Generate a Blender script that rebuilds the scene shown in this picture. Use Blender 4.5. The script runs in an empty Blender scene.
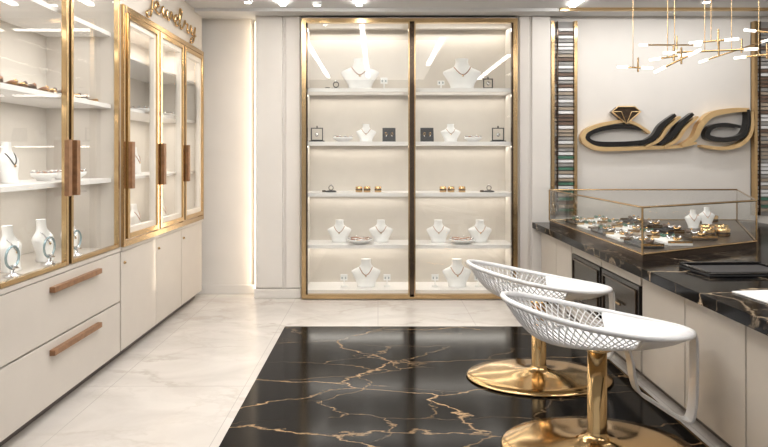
import bpy, math, random
from mathutils import Vector, Matrix
random.seed(4)
F=600.0; VX=378.0; VY=157.0; CH=1.375
scn=bpy.context.scene
def P(px,py,d): return ((px-VX)*d/F, d, CH-(py-VY)*d/F)

# ------------------------------------------------ materials
def newmat(name):
    m=bpy.data.materials.new(name); m.use_nodes=True
    return m, m.node_tree, m.node_tree.nodes['Principled BSDF']
def pm(name,col,rough=.5,metal=0,coat=0,noise=0.0,nscale=8,emit=None,es=0):
    m,nt,b=newmat(name)
    b.inputs['Base Color'].default_value=(*col,1); b.inputs['Roughness'].default_value=rough
    b.inputs['Metallic'].default_value=metal; b.inputs['Coat Weight'].default_value=coat
    if emit:
        b.inputs['Emission Color'].default_value=(*emit,1); b.inputs['Emission Strength'].default_value=es
    if noise>0:
        tc=nt.nodes.new('ShaderNodeTexCoord'); n=nt.nodes.new('ShaderNodeTexNoise'); n.inputs['Scale'].default_value=nscale
        r=nt.nodes.new('ShaderNodeValToRGB')
        r.color_ramp.elements[0].position=.3; r.color_ramp.elements[1].position=.7
        r.color_ramp.elements[0].color=(*[c*(1-noise) for c in col],1); r.color_ramp.elements[1].color=(*[min(1,c*(1+noise)) for c in col],1)
        nt.links.new(tc.outputs['Object'],n.inputs['Vector']); nt.links.new(n.outputs['Fac'],r.inputs['Fac']); nt.links.new(r.outputs['Color'],b.inputs['Base Color'])
    return m
M={}
M['wall']=pm('wall_paint',(.72,.69,.655),.6,noise=.02,nscale=3)
M['ceil']=pm('ceiling_paint',(.58,.58,.58),.7,noise=.02,nscale=2)
M['beige']=pm('beige_lacquer',(.55,.505,.455),.38,coat=.15,noise=.015)
M['beige2']=pm('beige_counter',(.51,.465,.41),.42,coat=.1,noise=.02)
M['int']=pm('cabinet_interior',(.67,.625,.565),.6,noise=.02)
M['shelf']=pm('white_shelf',(.82,.80,.78),.35,noise=.01)
M['gold']=pm('polished_gold',(.58,.41,.22),.2,1,noise=.05,nscale=5)
M['gold2']=pm('bright_gold',(.66,.45,.22),.13,1,noise=.04,nscale=5)
M['goldlogo']=pm('satin_gold',(.86,.62,.33),.38,.9,noise=.03)
M['bronze']=pm('dark_bronze',(.10,.07,.05),.12,.7,noise=.1)
M['wood']=pm('wood_handle',(.27,.14,.07),.4,.3,noise=.2,nscale=30)
M['white']=pm('white_lacquer',(.76,.76,.77),.3,coat=.4,noise=.01)
M['bust']=pm('white_velvet',(.87,.87,.86),.7,noise=.02)
M['black']=pm('black_gloss',(.012,.011,.011),.2,noise=.2)
M['blackm']=pm('black_matte',(.02,.02,.022),.5,noise=.2)
M['silver']=pm('silver',(.75,.75,.77),.2,1,noise=.03)
M['green']=pm('green_stone',(.07,.17,.12),.2,noise=.3)
M['cyan']=pm('pale_blue_stone',(.32,.45,.50),.2,.5,noise=.2)
M['red']=pm('copper_beads',(.42,.22,.13),.3,.6,noise=.2)
M['brown']=pm('brown_sample',(.14,.09,.065),.4,noise=.2)
M['tan']=pm('tan_sample',(.34,.28,.22),.4,noise=.15)
M['grey']=pm('grey_sample',(.30,.29,.28),.4,noise=.15)
M['casebase']=pm('case_base_bronze',(.09,.065,.045),.3,.4,noise=.15)
M['paper']=pm('paper',(.78,.77,.76),.6,noise=.01)
M['screen']=pm('tablet_glass',(.35,.36,.38),.1,noise=.05)
M['led']=pm('led_white',(1,1,1),.5,emit=(1,.96,.90),es=26)
M['ledtip']=pm('led_tip',(1,1,1),.5,emit=(1,.93,.84),es=2.2)
M['ledw']=pm('led_warm',(1,.9,.75),.5,emit=(1,.84,.64),es=13)
M['dgrey']=pm('toe_kick',(.12,.10,.09),.5,noise=.1)
m,nt,b=newmat('clear_glass'); nt.nodes.remove(b); N=nt.nodes.new; L=nt.links.new
o=nt.nodes['Material Output']; tr=N('ShaderNodeBsdfTransparent'); gl=N('ShaderNodeBsdfGlossy'); mx=N('ShaderNodeMixShader'); lw=N('ShaderNodeLayerWeight')
lw.inputs['Blend'].default_value=.5
pw=N('ShaderNodeMath'); pw.operation='POWER'; pw.inputs[1].default_value=5; L(lw.outputs['Facing'],pw.inputs[0])
ma=N('ShaderNodeMath'); ma.operation='MULTIPLY_ADD'; ma.inputs[1].default_value=.9; ma.inputs[2].default_value=.08; L(pw.outputs[0],ma.inputs[0])
tr.inputs['Color'].default_value=(.97,.98,.975,1); gl.inputs['Roughness'].default_value=.0
L(ma.outputs[0],mx.inputs[0]); L(tr.outputs[0],mx.inputs[1]); L(gl.outputs[0],mx.inputs[2]); L(mx.outputs[0],o.inputs['Surface'])
M['glass']=m
def marble(name,base,vein,scale,thr,rough,base2,distort=.6,maskc=.5,spec=.5,tiles=False,stretch=1.6,fine=.35,ior=1.5,rot=.6):
    m,nt,b=newmat(name); N=nt.nodes.new; L=nt.links.new
    tc=N('ShaderNodeTexCoord'); mp=N('ShaderNodeMapping'); mp.inputs['Rotation'].default_value=(0,0,rot); mp.inputs['Scale'].default_value=(1,stretch,1)
    L(tc.outputs['Object'],mp.inputs['Vector'])
    nz=N('ShaderNodeTexNoise'); nz.inputs['Scale'].default_value=2.2; nz.inputs['Detail'].default_value=8; nz.inputs['Roughness'].default_value=.62
    L(mp.outputs[0],nz.inputs['Vector'])
    mul=N('ShaderNodeVectorMath'); mul.operation='SCALE'; mul.inputs['Scale'].default_value=distort
    L(nz.outputs['Color'],mul.inputs[0]); ad=N('ShaderNodeVectorMath'); ad.operation='ADD'
    L(mp.outputs[0],ad.inputs[0]); L(mul.outputs[0],ad.inputs[1])
    def veins(sc,th):
        vo=N('ShaderNodeTexVoronoi'); vo.feature='DISTANCE_TO_EDGE'; vo.inputs['Scale'].default_value=sc; L(ad.outputs[0],vo.inputs['Vector'])
        r=N('ShaderNodeValToRGB'); r.color_ramp.elements[0].position=0; r.color_ramp.elements[0].color=(1,1,1,1)
        r.color_ramp.elements[1].position=th; r.color_ramp.elements[1].color=(0,0,0,1); L(vo.outputs['Distance'],r.inputs['Fac']); return r
    r=veins(scale,thr); rb=veins(scale*2.1,thr*1.1)
    def mask(sc,c,w,off):
        mo=N('ShaderNodeMapping'); mo.inputs['Location'].default_value=(off,off*.7,0); L(tc.outputs['Object'],mo.inputs['Vector'])
        n2=N('ShaderNodeTexNoise'); n2.inputs['Scale'].default_value=sc; n2.inputs['Detail'].default_value=3; L(mo.outputs[0],n2.inputs['Vector'])
        r2=N('ShaderNodeValToRGB'); r2.color_ramp.elements[0].position=c-w; r2.color_ramp.elements[1].position=c+w; L(n2.outputs['Fac'],r2.inputs['Fac']); return r2
    k1=mask(1.7,maskc,.13,0); k2=mask(1.3,maskc+.03,.08,7.3)
    a1=N('ShaderNodeMath'); a1.operation='MULTIPLY'; L(r.outputs['Color'],a1.inputs[0]); L(k1.outputs['Color'],a1.inputs[1])
    hb=N('ShaderNodeMath'); hb.operation='MULTIPLY'; hb.inputs[1].default_value=fine; L(rb.outputs['Color'],hb.inputs[0])
    a2=N('ShaderNodeMath'); a2.operation='MULTIPLY'; L(hb.outputs[0],a2.inputs[0]); L(k2.outputs['Color'],a2.inputs[1])
    mm=N('ShaderNodeMath'); mm.operation='MAXIMUM'; L(a1.outputs[0],mm.inputs[0]); L(a2.outputs[0],mm.inputs[1])
    n3=N('ShaderNodeTexNoise'); n3.inputs['Scale'].default_value=1.5; n3.inputs['Detail'].default_value=6; n3.inputs['Distortion'].default_value=1.2; L(mp.outputs[0],n3.inputs['Vector'])
    r3=N('ShaderNodeValToRGB'); r3.color_ramp.elements[0].position=.35; r3.color_ramp.elements[1].position=.65
    r3.color_ramp.elements[0].color=(*base,1); r3.color_ramp.elements[1].color=(*base2,1); L(n3.outputs['Fac'],r3.inputs['Fac'])
    mix=N('ShaderNodeMix'); mix.data_type='RGBA'; L(mm.outputs[0],mix.inputs['Factor']); L(r3.outputs['Color'],mix.inputs['A']); mix.inputs['B'].default_value=(*vein,1)
    out=mix.outputs['Result']
    if tiles:
        br=N('ShaderNodeTexBrick'); br.offset=0; br.inputs['Scale'].default_value=1; br.inputs['Brick Width'].default_value=.8; br.inputs['Row Height'].default_value=1.2
        br.inputs['Mortar Size'].default_value=.0025; br.inputs['Mortar Smooth'].default_value=.2; L(tc.outputs['Object'],br.inputs['Vector'])
        m2=N('ShaderNodeMix'); m2.data_type='RGBA'; L(br.outputs['Fac'],m2.inputs['Factor']); L(out,m2.inputs['A']); m2.inputs['B'].default_value=(*[c*.8 for c in base2],1); out=m2.outputs['Result']
    L(out,b.inputs['Base Color']); b.inputs['Roughness'].default_value=rough; b.inputs['Specular IOR Level'].default_value=spec; b.inputs['IOR'].default_value=ior
    return m
M['bmarble']=marble('black_gold_marble',(.002,.002,.0025),(.46,.30,.16),.62,.008,.13,(.005,.0045,.0045),.42,.46,.5,stretch=2.3,fine=.55,ior=1.2)
M['cmarble']=marble('black_counter_marble',(.002,.002,.0025),(.42,.32,.22),1.3,.014,.13,(.006,.0055,.0055),.5,.45,.5,stretch=1.3,fine=.6,ior=1.17,rot=1.1)
M['wmarble']=marble('white_marble',(.65,.615,.575),(.50,.455,.41),.9,.05,.2,(.55,.515,.48),1.0,.48,tiles=True)

# ------------------------------------------------ mesh builder
class MB:
    def __init__(s): s.v=[];s.f=[];s.m=[];s.sm=[];s.mats=[]
    def mi(s,k):
        if k not in s.mats: s.mats.append(k)
        return s.mats.index(k)
    def add(s,vs,fs,k,smooth=False):
        o=len(s.v); i=s.mi(k); s.v+= [tuple(v) for v in vs]
        for f in fs: s.f.append([o+a for a in f]); s.m.append(i); s.sm.append(smooth)
    def box(s,x0,x1,y0,y1,z0,z1,k):
        vs=[(x,y,z) for x in(x0,x1) for y in(y0,y1) for z in(z0,z1)]
        s.add(vs,[(0,1,3,2),(4,6,7,5),(0,4,5,1),(2,3,7,6),(0,2,6,4),(1,5,7,3)],k)
    def sheetX(s,x,y0,y1,z0,z1,k='glass'): s.add([(x,y0,z0),(x,y1,z0),(x,y1,z1),(x,y0,z1)],[(0,1,2,3)],k)
    def sheetY(s,y,x0,x1,z0,z1,k='glass'): s.add([(x0,y,z0),(x1,y,z0),(x1,y,z1),(x0,y,z1)],[(0,1,2,3)],k)
    def rings(s,rs,k,cap=True,smooth=True,closed=False):
        n=len(rs[0]); vs=[p for r in rs for p in r]; fs=[]
        R=len(rs)
        for j in range(R if closed else R-1):
            for i in range(n):
                a=j*n+i;b=j*n+(i+1)%n;c=((j+1)%R)*n+(i+1)%n;d=((j+1)%R)*n+i
                fs.append((a,b,c,d))
        s.add(vs,fs,k,smooth)
        if cap and not closed:
            s.add(rs[0],[tuple(range(n))[::-1]],k); s.add(rs[-1],[tuple(range(n))],k)
    def lathe(s,c,prof,k,n=32,sx=1,sy=1):
        s.rings([[(c[0]+r*sx*math.cos(2*math.pi*i/n),c[1]+r*sy*math.sin(2*math.pi*i/n),c[2]+z) for i in range(n)] for r,z in prof],k)
    def tube(s,path,r,k,n=8,closed=False,sq=1):
        path=[Vector(p) for p in path]; rs=[]; up=None; N=len(path)
        for i,p in enumerate(path):
            if closed: t=path[(i+1)%N]-path[i-1]
            else: t=path[min(i+1,N-1)]-path[max(i-1,0)]
            t.normalize()
            if up is None:
                up=Vector((0,0,1)) if abs(t.z)<.9 else Vector((0,1,0))
            up=(up-t*up.dot(t)).normalized(); q=t.cross(up)
            rs.append([p+(up*math.cos(2*math.pi*a/n)*sq+q*math.sin(2*math.pi*a/n))*r for a in range(n)])
        s.rings(rs,k,closed=closed)
    def prism(s,poly,z0,z1,k):
        n=len(poly); vs=[(x,y,z0) for x,y in poly]+[(x,y,z1) for x,y in poly]
        s.add(vs,[tuple(range(n))[::-1],tuple(range(n,2*n))]+[(i,(i+1)%n,n+(i+1)%n,n+i) for i in range(n)],k)
    def frameYZ(s,x0,x1,y0,y1,z0,z1,w,k):
        s.box(x0,x1,y0,y0+w,z0,z1,k); s.box(x0,x1,y1-w,y1,z0,z1,k); s.box(x0,x1,y0+w,y1-w,z0,z0+w,k); s.box(x0,x1,y0+w,y1-w,z1-w,z1,k)
    def frameXZ(s,x0,x1,y0,y1,z0,z1,w,k):
        s.box(x0,x0+w,y0,y1,z0,z1,k); s.box(x1-w,x1,y0,y1,z0,z1,k); s.box(x0+w,x1-w,y0,y1,z0,z0+w,k); s.box(x0+w,x1-w,y0,y1,z1-w,z1,k)
    def obj(s,name,bevel=0,parent=None,loc=(0,0,0),rotz=0):
        me=bpy.data.meshes.new(name); me.from_pydata(s.v,[],s.f)
        for k in s.mats: me.materials.append(M[k])
        for p,i,sm in zip(me.polygons,s.m,s.sm): p.material_index=i; p.use_smooth=sm
        me.update()
        import bmesh
        bm=bmesh.new(); bm.from_mesh(me); bmesh.ops.recalc_face_normals(bm,faces=bm.faces); bm.to_mesh(me); bm.free()
        ob=bpy.data.objects.new(name,me); scn.collection.objects.link(ob); ob.location=loc; ob.rotation_euler[2]=rotz
        if bevel:
            b=ob.modifiers.new('bevel','BEVEL'); b.width=bevel; b.segments=2; b.limit_method='ANGLE'
        if parent: ob.parent=parent
        return ob
def catmull(pts,n=8,closed=False):
    pts=[Vector(p) for p in pts]; N=len(pts); out=[]
    for i in range(N if closed else N-1):
        if closed: p0,p1,p2,p3=pts[i-1],pts[i],pts[(i+1)%N],pts[(i+2)%N]
        else: p0,p1,p2,p3=pts[max(i-1,0)],pts[i],pts[i+1],pts[min(i+2,N-1)]
        for a in range(n):
            t=a/n
            out.append(.5*((2*p1)+(p2-p0)*t+(2*p0-5*p1+4*p2-p3)*t*t+(3*p1-p0-3*p2+p3)*t**3))
    if not closed: out.append(pts[-1])
    return out
def area(name,loc,sx,sy,power,col,rot=(0,0,0)):
    l=bpy.data.lights.new(name,'AREA'); l.shape='RECTANGLE'; l.size=sx; l.size_y=sy; l.energy=power; l.color=col
    o=bpy.data.objects.new(name,l); scn.collection.objects.link(o); o.location=loc; o.rotation_euler=rot
    return o
WARM=(1,.93,.84); NEU=(1,.975,.945)

# ------------------------------------------------ room
CZ=2.77
b=MB(); b.box(-2.35,4.7,-2.0,6.35,-.1,0,'wmarble'); b.obj('floor')
b=MB(); b.box(-.752,1.55,1.2,4.85,.0005,.006,'bmarble')
b.box(1.55,1.562,1.2,4.85,.0005,.008,'gold'); b.obj('floor_marble_inlay')
b=MB(); b.box(-2.35,4.7,-2.0,6.35,CZ,CZ+.1,'ceil'); b.obj('ceiling')
b=MB(); b.box(-2.35,-2.25,-2.0,6.35,0,CZ,'wall'); b.obj('wall_left')
b=MB(); b.box(4.6,4.7,-2.0,6.35,0,CZ,'wall'); b.obj('wall_right')
b=MB(); b.box(-2.25,4.6,6.25,6.35,0,CZ,'wall'); b.box(-2.25,-1.28,6.05,6.25,0,CZ,'wall'); b.box(1.69,4.6,5.95,6.25,0,CZ,'wall'); b.obj('wall_back')
b=MB(); b.box(-2.2,-1.24,6.02,6.05,0,.09,'wall'); b.obj('baseboard_back',.004)
b=MB(); b.box(-1.2,-.75,5.87,6.25,0,CZ,'wall')
b.box(-1.19,-.93,5.845,5.87,.1,CZ-.02,'wall'); b.box(-.90,-.76,5.845,5.87,.1,CZ-.02,'wall'); b.box(-1.21,-.75,5.835,5.87,0,.09,'wall'); b.obj('wall_pilaster',.006)
b=MB(); b.box(1.36,1.69,5.87,6.25,0,CZ,'wall'); b.box(1.38,1.47,5.845,5.87,.1,CZ-.02,'wall'); b.box(1.50,1.68,5.845,5.87,.1,CZ-.02,'wall'); b.obj('wall_pilaster',.006)
b=MB(); b.box(-1.225,-1.205,5.98,6.0,.05,CZ-.05,'ledw'); b.obj('cove_led_strip')
b=MB(); b.box(-2.2,4.6,5.62,5.8,CZ-.03,CZ,'ceil'); b.box(1.7,4.6,5.60,5.62,CZ-.03,CZ-.0,'gold'); b.obj('trim_1')
for x,y0,y1 in [(-.86,1.2,5.45),(-.17,1.2,5.45),(.75,2.6,4.6),(1.78,1.0,5.5)]:
    b=MB(); b.box(x-.025,x+.025,y0,y1,CZ-.022,CZ-.002,'led'); b.obj('ceiling_led_line')
for x,y in [(-1.15,5.3),(-.55,5.4),(2.9,5.3)]:
    b=MB(); b.lathe((x,y,CZ-.03),[(.03,0),(.045,.0),(.045,.028),(.0,.028)],'white',20); b.lathe((x,y,CZ-.032),[(.028,0),(.028,.004)],'led',16); b.obj('ceiling_spotlight')

# ------------------------------------------------ display pieces
def bust(name,loc,h,rotz=0,w=None,neck='red'):
    b=MB(); w=w or h*.92
    prof=[(0,.30,.26),(.03,.32,.28),(.08,.30,.25),(.2,.34,.22),(.4,.44,.24),(.52,.50,.24),(.58,.49,.22),(.64,.40,.19),(.70,.27,.17),(.78,.19,.15),(.88,.165,.145),(1.0,.175,.15)]
    n=28; rs=[]
    def ring(z,a,d):
        lean=.10*h*z
        return [(a*w*math.cos(2*math.pi*i/n),lean-.03*h+d*w*.8*math.sin(2*math.pi*i/n),z*h) for i in range(n)]
    b.rings([ring(*p) for p in prof],'bust')
    def surf(z,x):
        for (z0,a0,d0),(z1,a1,d1) in zip(prof[:-1],prof[1:]):
            if z0<=z<=z1:
                t=(z-z0)/(z1-z0); a=a0+(a1-a0)*t; d=d0+(d1-d0)*t; break
        return .10*h*z-.03*h-d*w*.8*math.sqrt(max(0,1-(x/(a*w))**2))
    pts=[]
    for i in range(17):
        t=-1+2*i/16; x=t*w*.22; z=.72-.27*(1-abs(t)**1.8); pts.append((x,surf(z,x)-h*.008,z*h))
    b.tube(pts,h*.015,neck,6)
    f=pts[8]; b.lathe((f[0],f[1]-.003,f[2]-h*.07),[(0,0),(h*.035,h*.03),(0,h*.07)],'gold2',8)
    return b.obj(name,loc=loc,rotz=rotz)
def framestand(loc,h=.13,w=.12,rotz=0):
    b=MB(); b.box(-w/2,w/2,-.03,.03,0,.012,'black')
    b.frameXZ(-w*.4,w*.4,-.008,.008,.012,h,.009,'blackm'); b.tube([(0,0,h*.95),(0,0,h+.02)],.006,'black')
    b.lathe((0,-.012,h*.35),[(0,0),(.02,.015),(.02,.03),(0,.045)],'silver',12)
    return b.obj('earring_frame_stand',loc=loc,rotz=rotz)
def dish(loc,r=.1,rotz=0):
    b=MB(); b.lathe((0,0,0),[(r*.5,0),(r*.55,.008),(r*.9,.025),(r,.04),(r*.95,.045),(r*.8,.03),(0,.02)],'bust',28)
    pts=[(r*.72*math.cos(2*math.pi*i/24),r*.72*math.sin(2*math.pi*i/24),.044+.008*math.sin(i*.9)) for i in range(24)]
    b.tube(pts,.006,'red',6,closed=True)
    for i in range(10):
        a=2*math.pi*i/10; b.lathe((r*.85*math.cos(a),r*.85*math.sin(a),.04),[(0,0),(.013,.01),(0,.024)],'silver',8)
        b.lathe((r*.4*math.cos(a),r*.4*math.sin(a),.026),[(0,0),(.012,.008),(0,.02)],'silver',8)
    return b.obj('bracelet_dish',loc=loc,rotz=rotz)
def cards(loc,h=.1,w=.085,k='blackm'):
    b=MB(); b.add([(-w/2,-.02,0),(w/2,-.02,0),(w/2,.03,h),(-w/2,.03,h),(-w/2,.045,0),(w/2,.045,0),(w/2,.04,h),(-w/2,.04,h)],[(0,1,2,3),(4,7,6,5),(0,4,5,1),(3,2,6,7),(0,3,7,4),(1,5,6,2)],k)
    for x in(-w*.22,w*.22):
        b.tube([(x+.01*math.cos(a*.785),.0-.004,h*.55+.014*math.sin(a*.785)) for a in range(8)],.0025,'gold2',6,closed=True)
        b.lathe((x,-.006,h*.34),[(0,0),(.007,.008),(0,.016)],'silver',8)
    return b.obj('earring_card_display',loc=loc)
def cuff(loc,r=.035,h=.055,k='gold2',n=2):
    b=MB()
    for i in range(n):
        x=(i-(n-1)/2)*r*2.3
        b.lathe((x,0,0),[(r*.85,0),(r,0.003),(r*.93,h*.5),(r,h-.003),(r*.85,h),(r*.8,h*.5),(r*.8,.004)],k,24)
        b.lathe((x,0,h*.3),[(r*.97,0),(r*1.04,.006),(r*.97,.012)],'bronze',24)
    return b.obj('gold_cuff_bracelets',loc=loc)
def ringstand(loc,s=1,k='gold2'):
    b=MB(); b.lathe((0,0,0),[(.05*s,0),(.055*s,.006),(.045*s,.014),(.02*s,.018),(0,.018)],'blackm',24)
    b.tube([(.022*s*math.cos(i*math.pi/8),0,.042*s+.022*s*math.sin(i*math.pi/8)) for i in range(16)],.004*s,k,6,closed=True)
    b.lathe((0,0,.062*s),[(0,0),(.012*s,.008*s),(.009*s,.014*s),(0,.015*s)],'silver',8)
    b.lathe((-.07*s,0,0),[(.02*s,0),(.02*s,.018*s),(0,.02*s)],k,14)
    return b.obj('ring_stand',loc=loc)
def earstand(loc,h=.1):
    b=MB(); b.lathe((0,0,0),[(.035,0),(.035,.008),(.006,.012),(.006,h*.55)],'bust',20)
    b.box(-.035,.035,-.006,.006,h*.5,h,'bust')
    for x in(-.018,.018): b.lathe((x,-.01,h*.6),[(0,0),(.006,.012),(0,.03)],'cyan',8)
    return b.obj('earring_stand',loc=loc)
def tray(loc,L,W,rotz=0,kinds=('gold2','silver','red'),base='bust',n=6,s=1.0):
    b=MB(); b.box(-L/2,L/2,-W/2,W/2,0,.015,base)
    b.box(-L/2,-L/2+.01,-W/2,W/2,.015,.03,'gold'); b.box(L/2-.01,L/2,-W/2,W/2,.015,.03,'gold')
    for i in range(n):
        x=-L/2+L*(i+.5)/n; k=kinds[i%len(kinds)]; r=min(L/n,W)*.36
        b.lathe((x,0,.015),[(r*1.05,0),(r*.9,.012),(r*.6,.02),(0,.02)],base,12)
        b.tube([(x+r*.7*math.cos(a*.524),(r*.7)*math.sin(a*.524),.04+.006*math.sin(a*.524*2)) for a in range(12)],.007*s,k,6,closed=True)
        b.lathe((x,-r*.6,.038),[(0,0),(.014,.008),(.010,.018),(0,.024)],kinds[(i+1)%len(kinds)],8)
    return b.obj('jewelry_tray',loc=loc,rotz=rotz)

# ------------------------------------------------ back cabinet
X0,X1,YF,YB=-.735,1.344,5.80,6.22
SZ=[.085,.52,1.025,1.525,2.045]; TOP=2.68
b=MB()
b.box(X0,X1,YB-.02,YB,0,TOP,'int'); b.box(X0,X0+.03,YF+.02,YB-.02,0,TOP,'int'); b.box(X1-.03,X1,YF+.02,YB-.02,0,TOP,'int')
b.box(X0,X1,YF+.02,YB,TOP,TOP+.05,'beige'); b.box(X0+.03,X1-.03,YF+.02,YB-.02,.0,.085,'shelf')
for z in SZ[1:]: b.box(X0+.03,X1-.03,YF+.035,YB-.02,z-.035,z,'shelf')
b.frameXZ(X0,X1,YF-.03,YF+.02,0.01,TOP+.03,.042,'gold')
b.box(.303,.350,YF-.03,YF+.03,.03,TOP,'bronze'); b.box(.292,.304,YF-.034,YF+.03,.03,TOP,'gold'); b.box(.349,.361,YF-.034,YF+.03,.03,TOP,'gold')
b.box(X0+.03,X0+.055,YF-.01,YF+.03,.03,TOP,'bronze'); b.box(X1-.055,X1-.03,YF-.01,YF+.03,.03,TOP,'bronze')
b.sheetY(YF,X0+.04,.295,.05,TOP-.01); b.sheetY(YF,.36,X1-.04,.05,TOP-.01)
b.obj('back_display_cabinet')
for i,z in enumerate(SZ[1:]+[TOP]):
    for cx in (-.22,.83):
        e=1.6 if z<TOP else 2.6
        area('shelf_led_light',(cx,YB-.10,z-.045 if z<TOP else z-.01),.95,.06,e,WARM,(-0.25,0,0))
def sx(px): return (px-VX)*5.98/F
YY=5.98
def onshelf(i): return SZ[i]+.001
ringstand((sx(336),YY,onshelf(4)),1.2,'blackm'); bust('necklace_bust',(sx(360),YY,onshelf(4)),.31,w=.38); earstand((sx(384),YY,onshelf(4)),.12)
earstand((sx(441),YY,onshelf(4)),.09); bust('necklace_bust',(sx(462),YY,onshelf(4)),.31,w=.38); framestand((sx(488),YY,onshelf(4)),.11)
framestand((sx(317),YY,onshelf(3)),.14,.15); dish((sx(343),YY,onshelf(3)),.10); bust('necklace_bust',(sx(366),YY+.03,onshelf(3)),.18,w=.20); cards((sx(389),YY-.02,onshelf(3)),.14,.13)
cards((sx(427),YY-.02,onshelf(3)),.14,.13); bust('necklace_bust',(sx(451),YY+.03,onshelf(3)),.18,w=.20); dish((sx(473),YY,onshelf(3)),.09); framestand((sx(498),YY,onshelf(3)),.14,.15)
ringstand((sx(331),YY,onshelf(2)),1.0,'bronze'); cuff((sx(363),YY,onshelf(2))); cuff((sx(375)+.03,YY,onshelf(2)),n=1); cuff((sx(447),YY,onshelf(2))); cuff((sx(459)+.03,YY,onshelf(2)),n=1); ringstand((sx(489),YY,onshelf(2)),1.0,'bronze')
for px in (339,381,439,481): bust('necklace_bust',(sx(px),YY+.06,onshelf(1)),.22,w=.24)
dish((sx(360),YY-.05,onshelf(1)),.13); dish((sx(461),YY-.05,onshelf(1)),.13)
for c in (366,457):
    bust('necklace_bust',(sx(c),YY,onshelf(0)),.27,w=.29); earstand((sx(c-22),YY,onshelf(0)),.12); earstand((sx(c+21),YY,onshelf(0)),.12)

# ------------------------------------------------ left cabinets
XF=-1.72; XB=-2.2
def lowpart(b,y0,y1):
    b.box(XB,XF-.025,y0,y1,.07,.76,'beige'); b.box(XB,XF-.07,y0,y1,0,.07,'dgrey'); b.box(XB,XF,y0,y1,.745,.77,'beige')
b=MB(); Y0,Y1=1.35,4.01
lowpart(b,Y0,Y1)
for z0,z1 in ((.075,.405),(.415,.74)):
    for a,c in ((2.05,4.0),(1.36,2.04)): b.box(XF-.025,XF,a,c,z0,z1,'beige')
b.box(XB-.03,XB,Y0,Y1,.77,CZ,'int'); b.box(XB,XF,Y0,Y0+.03,.77,2.6,'int'); b.box(XB,XF,Y1-.03,Y1,.77,CZ-.002,'beige')
b.box(XB,XF-.01,Y0,Y1-.03,2.6,CZ-.002,'beige')
LS=[.77,1.235,1.725,2.2]
for z in LS[1:]: b.box(XB,XF-.05,Y0+.03,Y1-.03,z-.028,z,'shelf')
for a,c in ((3.36,3.99),(2.70,3.33),(2.04,2.67),(1.38,2.01)):
    b.frameYZ(XF-.025,XF+.005,a,c,.775,2.6,.024,'gold'); b.sheetX(XF-.012,a+.02,c-.02,.79,2.59)
for y in (3.345,2.685,2.025): b.box(XF-.03,XF-.005,y-.016,y+.016,.775,2.6,'bronze')
for y in (3.30,3.39): b.box(XF+.005,XF+.03,y-.02,y+.02,1.16,1.47,'wood')
for z in (.345,.675): b.box(XF+.0,XF+.03,3.14,3.68,z-.012,z+.018,'wood')
b.obj('left_display_cabinet',.002)
for i,z in enumerate(LS[1:]+[2.6]):
    area('shelf_led_light',(-2.0,2.9,z-.04),.05,2.0,4,(1,.96,.91))
b=MB(); Y0,Y1=4.015,5.86
b.box(XB,XF-.025,Y0,Y1,.07,.76,'beige'); b.box(XB,XF-.07,Y0,Y1,0,.07,'dgrey'); b.box(XB,XF+.01,Y0,Y1,.745,.77,'beige')
D=[4.015,4.65,5.25,5.86]
for a,c in zip(D[:-1],D[1:]):
    b.box(XF-.025,XF,a+.004,c-.004,.075,.74,'beige'); b.lathe((XF+.004,a+.05,.66),[(0,-.012),(.012,-.004),(.012,.004),(0,.012)],'gold',10)
b.box(XB-.03,XB,Y0,Y1,.77,CZ,'int'); b.box(XB,XF-.03,Y1-.03,Y1,.77,CZ-.002,'int')
b.box(XB,XF+.0,Y0,Y1,2.40,CZ-.002,'beige')
b.frameYZ(XF-.03,XF+.02,Y0,Y1,.77,2.40,.04,'gold')
for z in (1.235,1.725,2.1): b.box(XB,XF-.06,Y0,Y1-.03,z-.02,z,'shelf')
for i,(a,c) in enumerate(((4.06,4.64),(4.67,5.24),(5.27,5.815))):
    b.frameYZ(XF-.01,XF+.03,a,c,.82,2.35,.035,'gold2'); b.frameYZ(XF-.02,XF+.015,a+.032,c-.032,.852,2.318,.04,'int')
    b.sheetX(XF-.009,a+.06,c-.06,.89,2.28)
    hy=a+.03; b.box(XF+.03,XF+.055,hy-.025,hy+.025,1.16,1.48,'wood')
b.box(XF-.02,XF+.01,4.64,4.67,.81,2.36,'bronze'); b.box(XF-.02,XF+.01,5.24,5.27,.81,2.36,'bronze')
b.obj('jewelry_wall_cabinet',.002)
area('cabinet_led_light',(-2.0,4.95,2.37),.05,1.6,7,WARM)
area('cabinet_led_light',(-2.0,4.95,1.69),.05,1.6,4,WARM); area('cabinet_led_light',(-2.0,4.95,1.2),.05,1.6,4,WARM)
# sign
b=MB()
cur=[(-.15,.75),(.12,.95),(.08,.2),(-.02,-.5),(-.3,-.75),(-.42,-.45),(0,-.05),(.45,.3),(.75,.62),(.62,.92),(.42,.7),(.45,.2),(.75,.02),(1.05,.35),(1.2,.85),(1.22,.2),(1.4,.05),(1.65,.8),(1.68,.2),(1.9,.05),(2.1,.6),(2.15,.9),(2.35,.5),(2.6,.3),(2.9,.62),(2.78,.92),(2.58,.7),(2.6,.2),(2.9,.02),(3.2,.6),(3.42,1.5),(3.25,1.75),(3.15,1.2),(3.2,.3),(3.45,.02),(3.75,.6),(3.85,.95),(3.95,.75),(4.2,.8),(4.15,.2),(4.4,.05),(4.6,.5),(4.7,.9),(4.75,.25),(5.0,.15),(5.2,.6),(5.28,.95),(5.15,0),(4.95,-.6),(4.65,-.7),(4.75,-.3),(5.4,.2)]
SX=.205; SZ_=.095
path=[(XF+.018,4.50+x*SX,2.485+y*SZ_) for x,y in cur]
b.tube(catmull(path,6),.0085,'gold2',6); b.lathe((XF+.018,4.50+.2*SX,2.485+1.35*SZ_),[(0,-.015),(.014,0),(0,.015)],'gold2',8)
b.obj('jewelry_lettering_sign')
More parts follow.
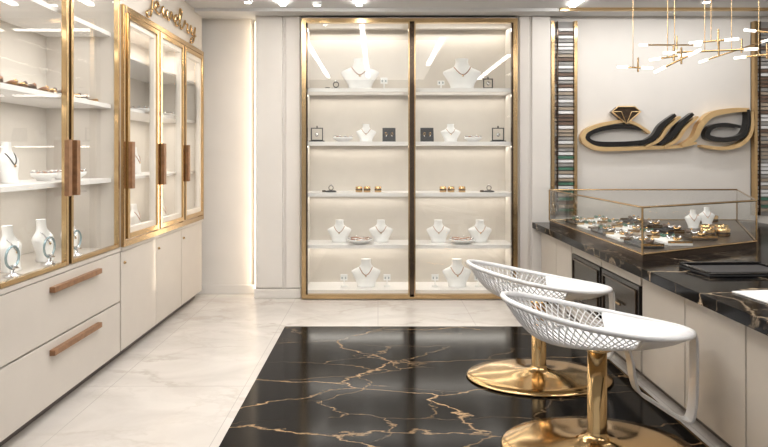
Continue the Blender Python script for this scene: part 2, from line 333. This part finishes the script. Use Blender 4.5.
for y,h in ((2.55,.27),(2.85,.24),(3.18,.24),(3.5,.24),(3.8,.22)): bust('necklace_bust',(-1.95,y,.771),h,rotz=math.pi/2,w=h*.8,neck='silver')
def watchpillow(loc):
    b=MB(); b.lathe((0,0,0),[(.04,0),(.045,.01),(.012,.02),(.012,.06)],'silver',16)
    b.tube([(0,.055*math.cos(i*math.pi/8),.10+.055*math.sin(i*math.pi/8)) for i in range(16)],.006,'cyan',8,closed=True)
    b.lathe((.012,.0,.045),[(0,-.004),(.02,0),(0,.02)],'silver',10)
    return b.obj('bracelet_stand',loc=loc)
for y in (2.7,3.02,3.36,3.66): watchpillow((-1.84,y,.771))
for y,h in ((2.95,.30),(3.2,.22)): bust('necklace_bust',(-1.97,y,1.236),h,rotz=math.pi/2,w=h*.8,neck='blackm')
for y in (3.5,3.7,3.86): dish((-1.95,y,1.236),.07)
for y in (2.65,2.95,3.25,3.55,3.84): tray((-1.93,y,1.726),.26,.16,rotz=math.pi/2,kinds=('red','gold2','brown'),base='brown' if y<3.3 else 'bust',n=3,s=1.2)
for y in (2.8,3.1,3.5,3.75): tray((-1.95,y,2.201),.22,.14,rotz=math.pi/2,n=3)
for y in (4.3,4.9,5.5):
    for z in (.771,1.236): bust('necklace_bust',(-1.98,y,z),.22,rotz=math.pi/2,w=.18)
    dish((-1.95,y,1.726),.09)

# ------------------------------------------------ counter
b=MB(); ct=.74
b.prism([(1.50,.9),(3.7,.9),(3.7,5.84),(1.50,5.84)],.685,ct,'cmarble')
b.box(1.60,3.6,1.0,5.8,.08,.685,'beige2'); b.box(1.66,3.5,1.1,5.75,0,.08,'dgrey')
ed=[1.05,1.75,2.57,3.08,3.58]
for a,c in zip(ed[:-1],ed[1:]): b.box(1.575,1.60,a+.004,c-.004,.085,.68,'beige2')
b.box(1.575,1.60,4.89,5.30,.085,.68,'beige2'); b.box(1.575,1.60,5.31,5.79,.085,.68,'beige2')
for a,c in ((3.6,4.22),(4.24,4.87)):
    b.box(1.575,1.60,a,c,.085,.21,'beige2'); b.box(1.575,1.60,a,c,.60,.68,'beige2')
    b.box(1.57,1.60,a+.01,c-.01,.215,.595,'black'); b.frameYZ(1.56,1.572,a+.04,c-.04,.245,.565,.012,'bronze')
    b.box(1.548,1.56,(a+c)/2-.06,(a+c)/2+.06,.42,.435,'gold')
b.obj('service_counter',.003)
b=MB()
A=(1.60,5.6);B=(1.60,3.63);C=(2.65,4.2);Dd=(3.35,5.6)
poly=[A,B,C,Dd]; z0,z1=ct+.001,1.07
b.prism(poly,z0,z0+.04,'bronze')
cx=sum(p[0] for p in poly)/4; cy=sum(p[1] for p in poly)/4
inn=[(p[0]+(cx-p[0])*.03,p[1]+(cy-p[1])*.03) for p in poly]
b.prism(inn,z0+.04,z0+.046,'casebase')
for p,q in zip(poly,poly[1:]+poly[:1]):
    for z,r in ((z0+.045,.008),(z1,.007)): b.tube([(p[0],p[1],z),(q[0],q[1],z)],r,'gold',4)
    b.tube([(p[0],p[1],z0+.04),(p[0],p[1],z1)],.007,'gold',4)
    b.add([(p[0],p[1],z0+.05),(q[0],q[1],z0+.05),(q[0],q[1],z1),(p[0],p[1],z1)],[(0,1,2,3)],'glass')
b.add([(p[0],p[1],z1) for p in poly],[(0,1,2,3)],'glass')
b.obj('glass_jewelry_showcase')
zb=z0+.048
for i,y in enumerate((3.98,4.3,4.62,4.94,5.26)):
    tray((1.76,y,zb),.27,.15,rotz=math.pi/2,kinds=('silver','gold2','green') if i>1 else ('brown','gold2','silver'),base='bust' if i%2 else 'blackm',n=3,s=1.1)
    tray((2.0,y+.12,zb),.27,.16,rotz=math.pi/2,kinds=('gold2','silver','green'),base='tan' if i%2 else 'bust',n=3,s=1.1)
for i,y in enumerate((4.35,4.7,5.05,5.35)):
    tray((2.3,y,zb),.26,.18,rotz=math.pi/2,kinds=('gold2','silver','brown'),base='blackm' if i%2 else 'casebase',n=3,s=1.3)
for x,y,h in ((2.6,4.95,.15),(2.85,5.2,.15)): bust('necklace_bust',(x,y,zb),h,rotz=-.2,w=.13)
for x,y in ((2.5,4.45),(2.62,4.68),(2.95,5.4)): cuff((x,y,zb),.05,.06)
b=MB(); b.box(-.24,.24,-.15,.15,0,.012,'blackm'); b.box(-.24,.24,.13,.15,.012,.03,'black'); b.box(-.24,.24,-.15,-.13,.012,.02,'black')
b.box(-.24,-.22,-.13,.13,.012,.025,'black'); b.box(.22,.24,-.13,.13,.012,.025,'black'); b.box(-.2,.2,-.1,.1,.012,.018,'blackm')
b.obj('black_presentation_tray',.003,loc=(1.98,3.32,ct+.001),rotz=.05)
b=MB(); b.box(-.15,.15,-.11,.11,0,.006,'paper'); b.box(-.14,.14,-.1,.1,.006,.009,'paper'); b.obj('catalogue',.001,loc=(1.82,2.72,ct+.001),rotz=.12)
b=MB(); b.box(-.1,.1,-.07,.07,0,.008,'white'); b.box(-.09,.09,-.06,.06,.008,.009,'screen'); b.obj('tablet',.002,loc=(1.80,2.38,ct+.001),rotz=.1)

# ------------------------------------------------ right wall
def rack(x0,x1):
    b=MB(); y0=5.90; b.box(x0,x1,5.93,5.948,0.8,CZ-.06,'grey')
    for x in (x0,x1-.03): b.box(x,x+.03,y0-.02,5.94,.8,CZ-.06,'gold')
    b.box(x0+.06,x0+.068,y0-.01,5.94,.8,CZ-.06,'bronze')
    z=.84
    while z<CZ-.12:
        if z<1.5: k=random.choice(['tan','green','white','brown','tan','grey'])
        else: k=random.choice(['brown','tan','white','grey','brown','grey'])
        b.box(x0+.075,x1-.035,y0,5.935,z,z+.026,k); b.box(x0+.036,x0+.055,y0,5.935,z,z+.026,random.choice(['grey','tan','brown'])); z+=.037
    b.obj('sample_rack')
rack(1.70,1.955); rack(3.69,3.98)
def LX(x): return 581+(x-576)*.965
def stroke(b,pts,w,y0,y1,k):
    pth=catmull([(LX(p[0]),0,p[1]) for p in pts],8); sc=5.92/F
    L=[];R=[];n=len(pth)
    for i,p in enumerate(pth):
        t=(pth[min(i+1,n-1)]-pth[max(i-1,0)]).normalized(); nn=Vector((t.z,0,-t.x)); ww=w*(.35+.65*math.sin(math.pi*(.1+.8*i/(n-1))))/2
        for A_,s in ((L,1),(R,-1)):
            q=p+nn*ww*s; A_.append(((q.x-VX)*sc,CH-(q.z-VY)*sc))
    rs=[[(l[0],y0,l[1]),(r[0],y0,r[1]),(r[0],y1,r[1]),(l[0],y1,l[1])] for l,r in zip(L,R)]
    b.rings(rs,k,smooth=False)
b=MB()
S_=[([(640,129),(618,127),(596,129),(583,134),(582,140),(592,144),(618,144),(640,142),(652,139)],5.5,'black'),
([(646,133),(625,122),(600,124),(582,130),(577,137),(580,143),(592,148.5),(615,149),(640,148),(672,147),(694,143)],4.5,'goldlogo'),
([(636,144),(650,137),(658,126),(672,115)],5.5,'black'),([(655,144),(667,137),(676,126),(690,114)],5.5,'black'),
([(641,147),(655,140),(664,128),(677,117)],3.5,'goldlogo'),([(660,147),(673,140),(682,128),(695,117)],3.5,'goldlogo'),
([(678,146),(691,138),(698,125),(709,115),(728,111),(747,110)],6,'goldlogo'),
([(746,110),(746,124),(740,136),(722,140),(705,137),(708,128),(722,125),(738,127)],5,'black'),
([(698,146),(720,148.5),(739,144),(749,132),(750,112)],4,'goldlogo')]
for i,(p,w,k) in enumerate(S_): stroke(b,p,w,5.885-.003*i,5.945,k)
c=P(625,118,5.9)
gx,gz=c[0],c[2]+.02
b.add([(gx-.14,5.87,gz+.04),(gx-.08,5.87,gz+.09),(gx+.08,5.87,gz+.09),(gx+.14,5.87,gz+.04),(gx,5.87,gz-.08),
 (gx-.14,5.94,gz+.04),(gx-.08,5.94,gz+.09),(gx+.08,5.94,gz+.09),(gx+.14,5.94,gz+.04),(gx,5.94,gz-.08)],
 [(0,1,2,3,4),(9,8,7,6,5),(0,5,6,1),(1,6,7,2),(2,7,8,3),(3,8,9,4),(4,9,5,0)],'bronze')
b.tube([(gx-.14,5.866,gz+.04),(gx-.08,5.866,gz+.09),(gx+.08,5.866,gz+.09),(gx+.14,5.866,gz+.04),(gx,5.866,gz-.08)],.008,'goldlogo',5,closed=True)
b.tube([(gx-.14,5.866,gz+.04),(gx-.05,5.862,gz+.04),(gx,5.866,gz-.08),(gx+.05,5.862,gz+.04),(gx+.14,5.866,gz+.04)],.005,'goldlogo',5)
b.obj('wall_logo_lettering')

# ------------------------------------------------ chandelier
b=MB(); 
rods=[((618,67),(652,68),4.3),((650,60),(690,54),4.1),((664,53),(757,49),3.9),((690,43),(738,39),3.8),((700,62),(768,40),4.2),((655,72),(700,50),3.7),((735,58),(790,52),4.0),((640,45),(700,45),4.4),((745,30),(800,36),3.8)]
for (a,c,d) in rods:
    p=Vector(P(*a,d)); q=Vector(P(*c,d+random.uniform(-.3,.3))); b.tube([p,q],.006,'gold2',8)
    for e,f in((p,q),(q,p)):
        t=(f-e).normalized(); b.tube([e-t*.004,e+t*.07],.0085,'ledtip',8)
    m_=p.lerp(q,.45); b.tube([m_,(m_.x,m_.y,CZ-.02)],.0025,'gold',5)
    m_=p.lerp(q,.6); b.tube([(m_.x,m_.y,m_.z-.03),(m_.x,m_.y,m_.z+.07)],.006,'gold',6)
b.box(1.6,3.1,3.6,4.5,CZ-.03,CZ-.001,'gold')
b.obj('rod_chandelier')

# ------------------------------------------------ stools
def stool(loc,rotz=0):
    e=bpy.data.objects.new('bar_stool',None); scn.collection.objects.link(e)
    b=MB(); b.lathe((0,0,0),[(.44,0),(.45,.006),(.44,.014),(.36,.024),(.22,.034),(.10,.045),(.055,.06),(.045,.08),(.045,.48),(0,.48)],'gold2',56,1,.72); b.obj('base_post',parent=e)
    def rim(u):
        bk=(1-math.cos(u))/2
        return Vector((.44*math.cos(u),.25*math.sin(u)*(1-.15*math.cos(u)),.55+.16*bk**1.5))
    def inner(u): return Vector((.03+.28*math.cos(u),.15*math.sin(u),.515))
    def S(u,v):
        a,c=inner(u),rim(u); p=a.lerp(c,v); p.z=a.z+(c.z-a.z)*(v**1.8); 
        return p
    NU,NV=44,8; u0,u1=math.radians(75),math.radians(285)
    vs=[];idx={}
    for j in range(NV+1):
        for i in range(NU+1):
            off=.5 if j%2 else 0
            if j%2 and i==NU: continue
            u=u0+(u1-u0)*(i+off)/NU; idx[(j,i)]=len(vs); vs.append(S(u,j/NV))
    fs=[]
    for j in range(0,NV-1):
        for i in range(NU+1):
            if j%2==0: q=[(j,i),(j+1,i),(j+2,i),(j+1,i-1)]
            else: q=[(j,i),(j+1,i+1),(j+2,i),(j+1,i)]
            if all(k in idx for k in q): fs.append([idx[k] for k in q])
    b=MB(); b.add(vs,fs,'white'); o=b.obj('lattice_back',parent=e)
    w=o.modifiers.new('w','WIREFRAME'); w.thickness=.009; w.use_even_offset=False; w.use_replace=True
    b=MB(); b.tube([rim(2*math.pi*i/64) for i in range(64)],.013,'white',8,closed=True)
    b.tube([inner(2*math.pi*i/48) for i in range(48)],.011,'white',8,closed=True)
    for u in (u0,u1): b.tube([S(u,v/6) for v in range(7)],.01,'white',8)
    b.obj('rim',parent=e)
    b=MB(); n=48; rs=[]
    for k in (0.001,.3,.6,.85,1):
        rs.append([Vector((.03,0,.505)).lerp(inner(2*math.pi*i/n),k) for i in range(n)])
    b.rings(rs,'white',cap=False)
    fr=[]
    for j in range(7):
        fr.append([S(-u0+2*u0*i/20,j/6) for i in range(21)])
    vs=[p for r in fr for p in r]; b.add(vs,[(j*21+i,j*21+i+1,(j+1)*21+i+1,(j+1)*21+i) for j in range(6) for i in range(20)],'white',True)
    o=b.obj('seat_pan',parent=e); so=o.modifiers.new('s','SOLIDIFY'); so.thickness=.018; so.offset=0
    b=MB(); b.lathe((0,0,.46),[(.05,0),(.09,.02),(.10,.04)],'silver',24); b.obj('swivel_plate',parent=e)
    path=catmull([(.43,0,.55),(.452,0,.52),(.455,0,.38),(.45,0,.22),(.43,0,.135),(.37,0,.15),(.26,0,.22),(.19,0,.27),(.165,0,.34),(.155,0,.41),(.13,0,.50)],6)
    rs=[];n=len(path)
    for i,p in enumerate(path):
        t=(path[min(i+1,n-1)]-path[max(i-1,0)]).normalized(); nn=Vector((-t.z,0,t.x))*.007; h=.035
        rs.append([p+nn+Vector((0,-h,0)),p+nn+Vector((0,h,0)),p-nn+Vector((0,h,0)),p-nn+Vector((0,-h,0))])
    b=MB(); b.rings(rs,'white',smooth=False); b.obj('footrest',.003,parent=e)
    e.location=loc; e.rotation_euler[2]=rotz
stool((1.03,2.82,.007)); stool((1.0,3.73,.007),.0)

# ------------------------------------------------ lights, world, camera
area('added_ceiling_fill',(-.3,2.8,CZ-.03),2.2,3.6,54,NEU)  # added soft fill under the ceiling, no panel fixture here
area('added_ceiling_fill',(2.6,3.0,CZ-.05),1.0,2.6,33,NEU)  # added fill above the counter side, not a fixture
area('added_ceiling_fill',(2.7,5.3,CZ-.05),2.0,.1,12,NEU,(.35,0,0))  # added narrow fill near the logo wall, not a fixture
w=bpy.data.worlds.new('world'); scn.world=w; w.use_nodes=True
w.node_tree.nodes['Background'].inputs[0].default_value=(1,.98,.955,1); w.node_tree.nodes['Background'].inputs[1].default_value=.52
scn.view_settings.view_transform='Standard'
c=bpy.data.cameras.new('camera'); co=bpy.data.objects.new('camera',c); scn.collection.objects.link(co); scn.camera=co
co.location=(0,0,CH); co.rotation_euler=(math.pi/2,0,0); c.sensor_width=36; c.lens=36*F/768; c.clip_start=.05
c.shift_x=(384-VX)/768; c.shift_y=-(223.5-VY)/768
